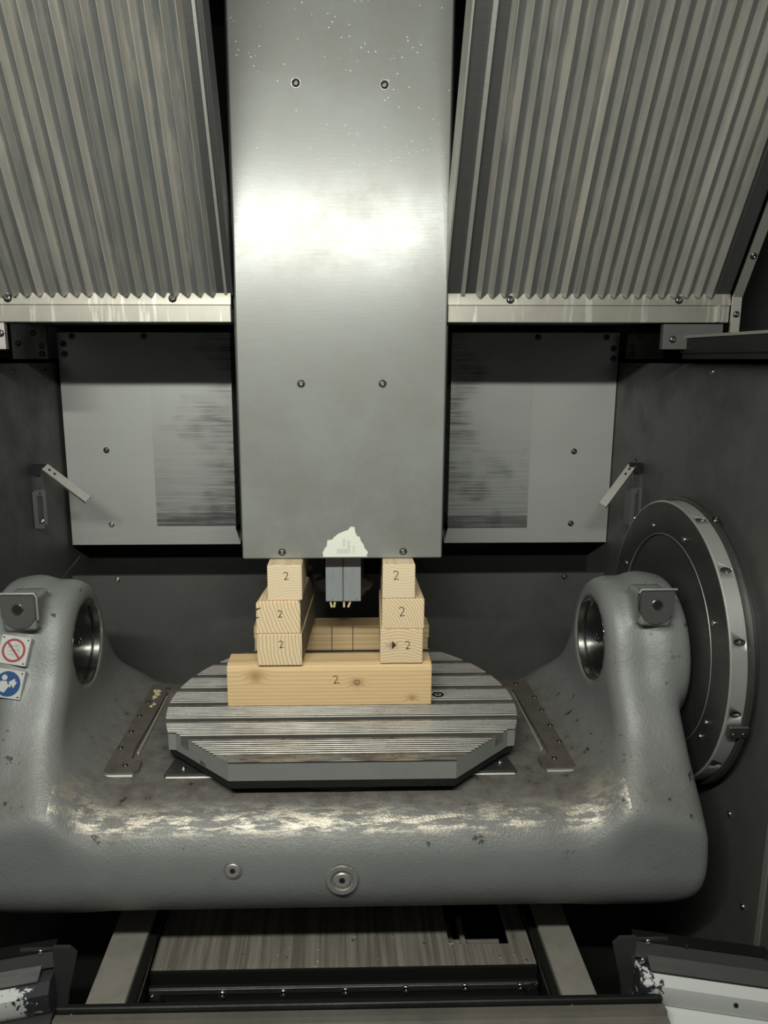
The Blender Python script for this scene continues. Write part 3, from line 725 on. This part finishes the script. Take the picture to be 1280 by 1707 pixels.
# plugs in the front face of the bridge
def on_front(x, z):
    y = 1.7
    for _ in range(60): y += max(cast_field(np.array([x]), np.array([y]), np.array([z]))[0], 0) * .9
    return y
for x, z, rr, big in ((-.298, .627, .026, False), (.001, .594, .046, True)):
    y = on_front(x, z)
    e = 1e-3; g = Vector([(cast_field(*[np.array([v + (e if i == j else 0)]) for j, v in enumerate((x, y, z))])[0] - cast_field(np.array([x]), np.array([y]), np.array([z]))[0]) / e for i in range(3)]).normalized()
    mt = Matrix.Translation((x, y, z)) @ g.to_track_quat('Z', 'Y').to_matrix().to_4x4()
    ps = [(-.02, rr), (.004, rr), (.008, rr * .93), (.008, rr * .70), (-.001, rr * .58), (-.001, rr * .5)] if big else [(-.02, rr), (.003, rr), (.004, rr * .95), (.001, rr * .88), (.001, rr * .8)]
    pg = MB().lathe(ps, (0, 0, 0), 'Z', 36, True, mt).build('plug_seat', 'cast', cr)
    q = rr * (.5 if big else .78)
    MB().lathe([(-.006, q), (.006, q), (.008, q * .9), (.008, q * .42), (.002, q * .36), (.002, 0)], (0, 0, 0), 'Z', 6 if False else 24, True, mt).build('plug', 'bracket', pg)
    MB().lathe([(.0085, 0), (.0085, q * .36)], (0, 0, 0), 'Z', 6, False, mt).build('hex_socket', 'black', pg)
MB().lathe([(-1.04, 0), (-1.04, .16), (-1.149, .16), (-1.149, 0)], (0, 2.345, 1.10), 'X', 40).build('trunnion_stub', 'disc', cr)
# safety signs on the left arm front
def sign(zc, xc, build, label):
    h = .041
    y = min(on_front(xc, zc + d) for d in (-.03, 0, .03)) ; ya = on_front(xc, zc + .035); yb = on_front(xc, zc - .035)
    up = Vector((0, ya - yb, .07)).normalized(); rt = Vector((1, 0, 0)); n = rt.cross(up)
    q_ = Matrix.Rotation(R(-9), 3, n); up = q_ @ up; rt = q_ @ rt
    base_p = Vector((xc, (ya + yb) / 2, zc)) + n * .009
    mt = Matrix((( rt.x, up.x, n.x, base_p.x), (rt.y, up.y, n.y, base_p.y), (rt.z, up.z, n.z, base_p.z), (0, 0, 0, 1)))
    t = empty('safety_sign', tuple(base_p), label, 'sign', 'signs on the left arm')
    pl = MB().box(-.043, .043, -h, h, -.016, .0012, .001, mt).build('plate', 'sign_white', t)
    for sx in (-.036, .036):
        for sy in (-.034, .034): screw(mt @ Vector((sx, sy, .0012)), n, .0028, t)
    build(t, mt); return t
def ring(m, r0, r1, z, mt, seg=40):
    vs = []; fs = []
    for k in range(seg):
        a = 2 * math.pi * k / seg
        vs += [mt @ Vector((r * math.cos(a), r * math.sin(a), z)) for r in (r0, r1)]
        k2 = (k + 1) % seg; fs.append((2 * k, 2 * k + 1, 2 * k2 + 1, 2 * k2))
    m.add([tuple(v) for v in vs], fs)
def bar2(m, a, b, w, z, mt):
    a = Vector(a); b = Vector(b); d = (b - a).normalized(); n = Vector((-d.y, d.x)) * w / 2
    m.add([tuple(mt @ Vector((p.x, p.y, z))) for p in (a + n, b + n, b - n, a - n)], [(0, 1, 2, 3)])
def b1(t, mt):
    m = MB(); ring(m, .0275, .0345, .0016, mt); bar2(m, (-.021, .021), (.021, -.021), .0065, .0020, mt); m.build('prohibition_ring', 'sign_red', t)
    m = MB()
    for p in ([(-.02, .004), (-.01, .014), (0, .010), (.012, .018), (.02, .008)], [(-.018, -.004), (-.006, -.002), (.006, .004), (.018, .002)], [(-.012, -.016), (-.004, -.010), (.004, -.018)], [(.0, .02), (.01, .008), (.018, -.006)]):
        for a, b in zip(p, p[1:]): bar2(m, a, b, .0016, .0014, mt)
    m.build('pictogram', 'sign_grey', t)
def b2(t, mt):
    m = MB(); ring(m, 0.0001, .0365, .0016, mt); m.build('mandatory_disc', 'sign_blue', t)
    m = MB(); hd = mt @ Matrix.Translation((-.012, .017, 0)); ring(m, .0001, .008, .0020, hd)
    m.add([tuple(mt @ Vector((x, y, .0020))) for x, y in ((-.022, .006), (-.004, .008), (.004, -.008), (-.006, -.026), (-.022, -.022))], [(0, 1, 2, 3, 4)])
    bar2(m, (-.006, -.006), (.010, -.004), .007, .0022, mt)
    m.add([tuple(mt @ Vector((x, y, .0021))) for x, y in ((.002, .006), (.018, .018), (.020, .010), (.026, .008), (.018, -.010), (.012, -.002), (.006, -.004))], [(0, 1, 2, 3, 4, 5, 6)])
    m.build('pictogram', 'sign_white', t)
sign(1.160, -.957, b1, 'square white sign with red prohibition ring on the left arm')
sign(1.072, -.967, b2, 'square white sign with blue disc and reading figure on the left arm')

# ------------------------------------------------------------------ big bearing disc on the right wall
dc = empty('bearing_housing', (HX, 2.36, 1.10), 'large round bearing flange on the right wall with bolt pockets round its rim', 'bearing')
C0 = (0, 2.36, 1.10)
MB().lathe([(1.068, 0), (1.068, .338), (1.066, .340)], C0, 'X', 96).build('inner_disc', 'disc', dc)
MB().lathe([(1.066, .340), (1.061, .342), (1.060, .345), (1.060, .444), (1.062, .446)], C0, 'X', 96).build('face_ring', 'disc', dc)
MB().lathe([(1.062, .3385), (1.0595, .3405), (1.062, .3425)], C0, 'X', 96).build('bright_line', 'trim', dc)
m = MB().lathe([(1.0605, .440), (1.0605, .447), (1.0635, .450), (1.107, .450), (1.109, .448), (1.109, .40), (1.0605, .40), (1.0605, .440)], C0, 'X', 96)
rimo = m.build('rim', 'rim', dc)
MB().lathe([(1.108, .458), (1.110, .462), (1.120, .464), (1.122, .460), (1.122, .43), (1.149, .43)], C0, 'X', 96).build('back_flange', 'disc', dc)
MB().lathe([(1.109, .44), (1.109, .462)], C0, 'X', 96).build('flange_face', 'disc', dc)
# pockets cut with a boolean, applied in place
cut = MB(); A = [19 + 26.3 * k for k in range(-3, 8)]
for a in A:
    ang = R(a); rad = Vector((0, -math.sin(ang), math.cos(ang))); tan = Vector((0, -math.cos(ang), -math.sin(ang)))
    c = Vector(C0) + rad * .455 + Vector((1.0865, 0, 0)); vs = []; fs = []; n1, n2 = 20, 8
    for i in range(n2 + 1):
        ph = math.pi * i / n2
        for j in range(n1):
            th = 2 * math.pi * j / n1
            vs.append(tuple(c + Vector((1, 0, 0)) * .0175 * math.sin(ph) * math.cos(th) + tan * .0105 * math.sin(ph) * math.sin(th) + rad * .020 * math.cos(ph)))
    for i in range(n2):
        for j in range(n1): fs.append((i * n1 + j, i * n1 + (j + 1) % n1, (i + 1) * n1 + (j + 1) % n1, (i + 1) * n1 + j))
    cut.add(vs, fs, True)
import bmesh
def clean(o):
    bm = bmesh.new(); bm.from_mesh(o.data); bmesh.ops.remove_doubles(bm, verts=bm.verts, dist=1e-5); bmesh.ops.recalc_face_normals(bm, faces=bm.faces); bm.to_mesh(o.data); bm.free()
cu = cut.build('pocket_cutter', 'disc', dc); clean(cu); clean(rimo)
bo = rimo.modifiers.new('pockets', 'BOOLEAN'); bo.object = cu; bo.operation = 'DIFFERENCE'; bo.solver = 'EXACT'; bo.material_mode = 'TRANSFER'
bpy.context.view_layer.update()
ev = rimo.evaluated_get(bpy.context.evaluated_depsgraph_get()); nm_ = bpy.data.meshes.new_from_object(ev)
rimo.modifiers.clear(); rimo.data = nm_; WL.pop(cu); bpy.data.objects.remove(cu)
for a in A:
    ang = R(a); rad = Vector((0, -math.sin(ang), math.cos(ang)))
    screw(Vector(C0) + rad * .436 + Vector((1.094, 0, 0)), (rad + Vector((-.6, 0, 0))).normalized(), .006, dc, 'dark')
for a in (-19.9, 16.8, 63.7, 111.3, 121.4, -64.4):
    ang = R(a); screw(Vector(C0) + Vector((1.06, -math.sin(ang) * .37, math.cos(ang) * .37)), (-1, 0, 0), .0085, dc, 'shiny')
ang = R(22.4); rad = Vector((0, -math.sin(ang), math.cos(ang))); screw(Vector(C0) + rad * .464 + Vector((1.116, 0, 0)), rad, .013, dc)
# stop block with two screws
ang = R(104); rad = Vector((0, -math.sin(ang), math.cos(ang))); tan = Vector((0, math.cos(ang), math.sin(ang)))
mt = Matrix(((1, 0, 0, 1.097), (0, tan.y, rad.y, C0[1] + rad.y * .452), (0, tan.z, rad.z, C0[2] + rad.z * .452), (0, 0, 0, 1)))
sb = MB().box(-.028, .028, -.020, .020, -.004, .014, .003, mt).build('stop_block', 'disc', dc)
for x in (-.014, .014): screw(mt @ Vector((x, -.006, .014)), rad, .007, sb, 'dark')

# ------------------------------------------------------------------ nozzle brackets on the side walls
def channel(m, a, b, up, w, h, t=.002):
    """U channel from a to b, open downwards; up = outward normal of its web"""
    a = Vector(a); b = Vector(b); d = (b - a).normalized(); u = Vector(up); u = (u - d * u.dot(d)).normalized(); s = d.cross(u)
    pf = [(-w / 2, 0), (-w / 2, h), (w / 2, h), (w / 2, 0), (w / 2 - t, 0), (w / 2 - t, h - t), (-w / 2 + t, h - t), (-w / 2 + t, 0)]
    vs = [tuple(p + s * x + u * y) for p in (a, b) for x, y in pf]; n = 8
    m.add(vs, [(i, (i + 1) % n, (i + 1) % n + n, i + n) for i in range(n)] + [(0, 1, 6, 7), (1, 2, 5, 6), (2, 3, 4, 5), (8, 9, 14, 15), (9, 10, 13, 14), (10, 11, 12, 13)])
    return d, u, s
for s in (-1, 1):
    wx = s * 1.148
    lab = 'bright metal hinged arm sloping down from the left wall beside the sooty panel' if s < 0 else 'grey metal hinged arm sloping down from the right wall above the round bearing'
    t = empty('hinged_arm', (wx, 2.84, 1.6), lab, 'bracket', 'hinged arms on the side walls')
    MB().box(min(wx, s * 1.115), max(wx, s * 1.115), 2.82, 2.87, 1.575, 1.60).box(min(wx, s * 1.10), max(wx, s * 1.10), 2.83, 2.86, 1.598, 1.612).build('wall_mount', 'dark', t)
    m = MB()
    if s < 0: a, b, up = (-1.105, 2.845, 1.598), (-.945, 2.82, 1.478), (.35, -.75, .55)
    else: a, b, up = (1.118, 2.85, 1.598), (.995, 2.80, 1.452), (-.45, -.75, .45)
    d, u, sd = channel(m, a, b, up, .030, .016); arm = m.build('channel', 'bracket', t)
    for k in (.022, .046):
        p = Vector(a) + d * k + u * .0163; m2 = MB(); q = [p + d * .006 * math.cos(g) + sd * .0045 * math.sin(g) for g in [i * math.pi / 5 for i in range(10)]]
        m2.add([tuple(v) for v in q] + [tuple(v - u * .001) for v in q], [tuple(range(10)), tuple(range(10, 20))] + [(i, (i + 1) % 10, (i + 1) % 10 + 10, i + 10) for i in range(10)]); m2.build('slot', 'black', arm)
    # stem and slotted holder on the wall
    xx = s * 1.128
    MB().box(xx - .010, xx + .010, 2.835, 2.850, 1.50, 1.58).build('stem', 'disc', t)
    h = empty('slotted_holder', (s * 1.13, 2.83, 1.38), 'slotted metal holder on the %s wall under the hinged arm' % ('left' if s < 0 else 'right'), 'holder', 'slotted wall holders')
    x0, x1 = (-1.147, -1.098) if s < 0 else (1.104, 1.147)
    m = MB(); y0, y1 = 2.812, 2.826
    m.prism([(x0, 1.375), (x0 + .0, 1.512), (x0 + .012, 1.520), (x1, 1.525), (x1, 1.500), (x0 + .016, 1.500), (x0 + .016, 1.375)], y0, y1, 'Y')
    m.box(x1 - .012, x1, y0, y1, 1.39, 1.500); m.box(x0 + .016, x1 - .012, y0, y1, 1.375, 1.392)
    m.box(x0, x0 + .008, y1, y1 + .045, 1.375, 1.505)
    m.build('slot_plate', 'wall', h)
    MB().box((x0 + x1) / 2 + .002, (x0 + x1) / 2 + .007, y0 - .0006, y0, 1.503, 1.515).build('slot', 'black', h)
    screw(((x0 + x1) / 2 + .004, y0 + .006, 1.402), (0, -1, 0), .009, h, 'shiny')
tag(MB().tube([(-1.14, 2.75, 1.12), (-1.10, 2.80, 1.15), (-1.08, 2.87, 1.165), (-1.06, 2.95, 1.20), (-1.055, 3.0, 1.215)], .004, 6).build('thin_cable', 'recess'), 'thin dark cable curving from the left arm top up the corner', 'cable')

# ------------------------------------------------------------------ lower machine bed
for s in (-1, 1):
    x0, x1 = (-.712, -.603) if s < 0 else (.617, .716)
    t = empty('guide_rail', ((x0 + x1) / 2, 2.3, .0), 'flat worn steel guide rail running back under the %s of the cradle' % ('left' if s < 0 else 'right'), 'rail', 'guide rails')
    MB().box(x0, x1, 1.74, 2.95, .23, .25, .002).build('rail_cover', 'rail', t)
    MB().box(x0 + .01, x1 - .01, 1.76, 2.95, .0, .23).build('rail_base', 'dark', t)
    xi = x1 if s < 0 else x0
    MB().box(min(xi, xi - s * .022), max(xi, xi - s * .022), 1.76, 2.95, .1, .232).build('side_bar', 'dark', t)
    MB().tube([(xi - s * .027, 1.78, .225), (xi - s * .024, 2.9, .225)], .003, 6).build('edge_wire', 'shine', t)
t = empty('chip_tray', (0, 2.3, .1), 'streaked steel tray cover with a rectangular opening between the guide rails', 'tray cover')
MB().box(-.575, .335, 1.975, 2.95, .190, .20).box(.525, .590, 1.975, 2.95, .190, .20).box(.335, .525, 1.975, 2.058, .190, .20).box(.335, .525, 2.26, 2.95, .190, .20).build('cover_sheet', 'chip', t)
MB().box(-.575, .590, 1.965, 1.975, .135, .199).build('front_drop', 'dark', t)
MB().box(.345, .515, 2.15, 2.165, .10, .125).box(.345, .365, 2.06, 2.25, .06, .12).box(.375, .50, 2.10, 2.125, .07, .10).box(.385, .400, 2.07, 2.24, .10, .15).build('inner_bars', 'rail', t)
t = empty('scraper_bar', (0, 1.94, .1), 'black bolted bar with brush strip across the chip tray', 'scraper')
MB().box(-.572, .586, 1.930, 1.945, .120, .178, .002).build('bar', 'dark', t)
MB().box(-.570, .584, 1.926, 1.931, .158, .176, .001).build('clamp_strip', 'disc', t)
MB().box(-.565, .58, 1.923, 1.930, .116, .121, .001).build('brush_holder', 'rail', t)
m = MB()
for i in range(240):
    x = -.562 + i * 1.13 / 240 + random.uniform(-.002, .002); m.box(x, x + .002, 1.924, 1.928, .098 + random.random() * .008, .116)
m.build('bristles', 'disc', t, kind='stuff')
for x, z in ((-.560, .150), (-.354, .160), (-.174, .162), (.010, .164), (.189, .168), (.365, .171), (.530, .169), (.572, .166)): screw((x, 1.926, z), (0, -1, 0), .0115, t, 'shiny')
MB().lathe([(0, 0), (0, .022), (.02, .022), (.02, 0)], (-.550, 1.905, .14), 'Y', 20).build('end_roller', 'dark', t)
MB().lathe([(0, 0), (0, .018), (.02, .018), (.02, 0)], (.564, 1.905, .16), 'Y', 20).build('end_roller', 'dark', t)
MB().box(-.575, .585, 1.76, 1.97, .04, .06).build('lower_pan', 'dark', t)
# sill at the door
t = empty('door_sill', (.05, 1.65, 0), 'worn grey sill plate along the very bottom of the opening', 'sill')
MB().prism([(1.725, .296), (1.700, .300), (1.695, .286), (1.50, .250), (1.50, .24), (1.725, .27)], -.76, .865, 'X').build('plate', 'sill', t)
MB().box(-.76, .865, 1.728, 1.745, .255, .312, .003).box(-.76, .865, 1.52, 1.74, .0, .24).build('upstand', 'dark', t)
for x in (-.72, .62): screw((x, 1.728, .290), (0, -1, 0), .007, t, 'dark')

# corner guide covers, left and right of the sill
for s in (-1, 1):
    lab = ('chipped white and black door guide cover at the lower %s corner' % ('left' if s < 0 else 'right'))
    t = empty('door_guide_cover', (s * .85, 1.8, .0), lab, 'guide cover', 'door guide covers')
    d = Vector((s, -.22, 0)).normalized(); p0 = Vector((s * (.812 if s > 0 else .785), 1.80, -.024)); o_ = Vector((0, -1, 0))
    L_ = .62
    def sect(poly, name, mat, st=0, ln=L_):
        m = MB(); n = len(poly)
        a = [p0 + d * st + o_ * u + Vector((0, 0, z)) for u, z in poly]
        m.add([tuple(p) for p in a] + [tuple(p + d * ln) for p in a], [tuple(range(n)), tuple(range(n, 2 * n))] + [(i, (i + 1) % n, (i + 1) % n + n, i + n) for i in range(n)])
        return m.build(name, mat, t)
    sect([(-.03, .455), (.0, .455), (.0, .40), (-.03, .40)], 'top_channel', 'wall')
    sect([(-.04, .455), (.004, .459), (.004, .455), (-.04, .451)], 'top_flange', 'dark', .0)
    MB().box(min(p0.x, p0.x + s * .085), max(p0.x, p0.x + s * .085), 1.794, 1.803, .432, .437).build('bright_edge', 'shine', t)
    sect([(-.03, .405), (.0, .412), (.034, .392), (.034, .386), (-.03, .39)], 'ledge', 'recess', .03)
    wh = 'whiteR' if s > 0 else 'whiteL'
    sect([(-.03, .388), (.032, .386), (.050, .360), (.050, .315), (.035, .290), (-.03, .28)], 'white_profile', wh, 0)
    sect([(-.03, .28), (.035, .285), (.085, .262), (.12, .16), (-.03, .16)], 'white_lower_sheet', wh if s > 0 else 'recess', 0)
    pts = [(p0.x, .435), (p0.x - s * .045, .435), (p0.x - s * .063, .415), (p0.x - s * .035, .30), (p0.x - s * .02, .18), (p0.x, .18)]
    e = MB().prism(pts, 1.80, 1.812, 'Y').build('end_plate', 'recess', t)
    for (x, u, z, k) in ((.03, 0, .43, 'shiny'), (.012, .02, .385, 'shiny')) if s > 0 else ((.03, 0, .43, 'shiny'),):
        q = p0 + d * x + o_ * u; screw((q.x, q.y, z), (0, -1, 0), .008, t, k)
    if s > 0:
        q = p0 + d * .24 + o_ * .051; MB().lathe([(-.004, 0), (-.004, .006), (0, .006)], (q.x, q.y, .315), 'Y', 9).build('paint_scar', 'dark', t)
        for x in (.13, .33): 
            q = p0 + d * x; screw((q.x, q.y, .43), (0, -1, 0), .006, t, 'dark')
# scattered bright chips
sw = MB()
for _ in range(46):
    x = random.uniform(-.56, .58); y = random.uniform(1.98, 2.2)
    if .32 < x < .54 and y > 2.05: continue
    r = random.uniform(.0008, .002); sw.box(x, x + r * random.uniform(1, 4), y, y + r * 2, .2002, .2002 + r)
sw.build('metal_chips', 'screw_shiny', label='fine bright metal chips scattered on the tray cover', cat='swarf', kind='stuff')
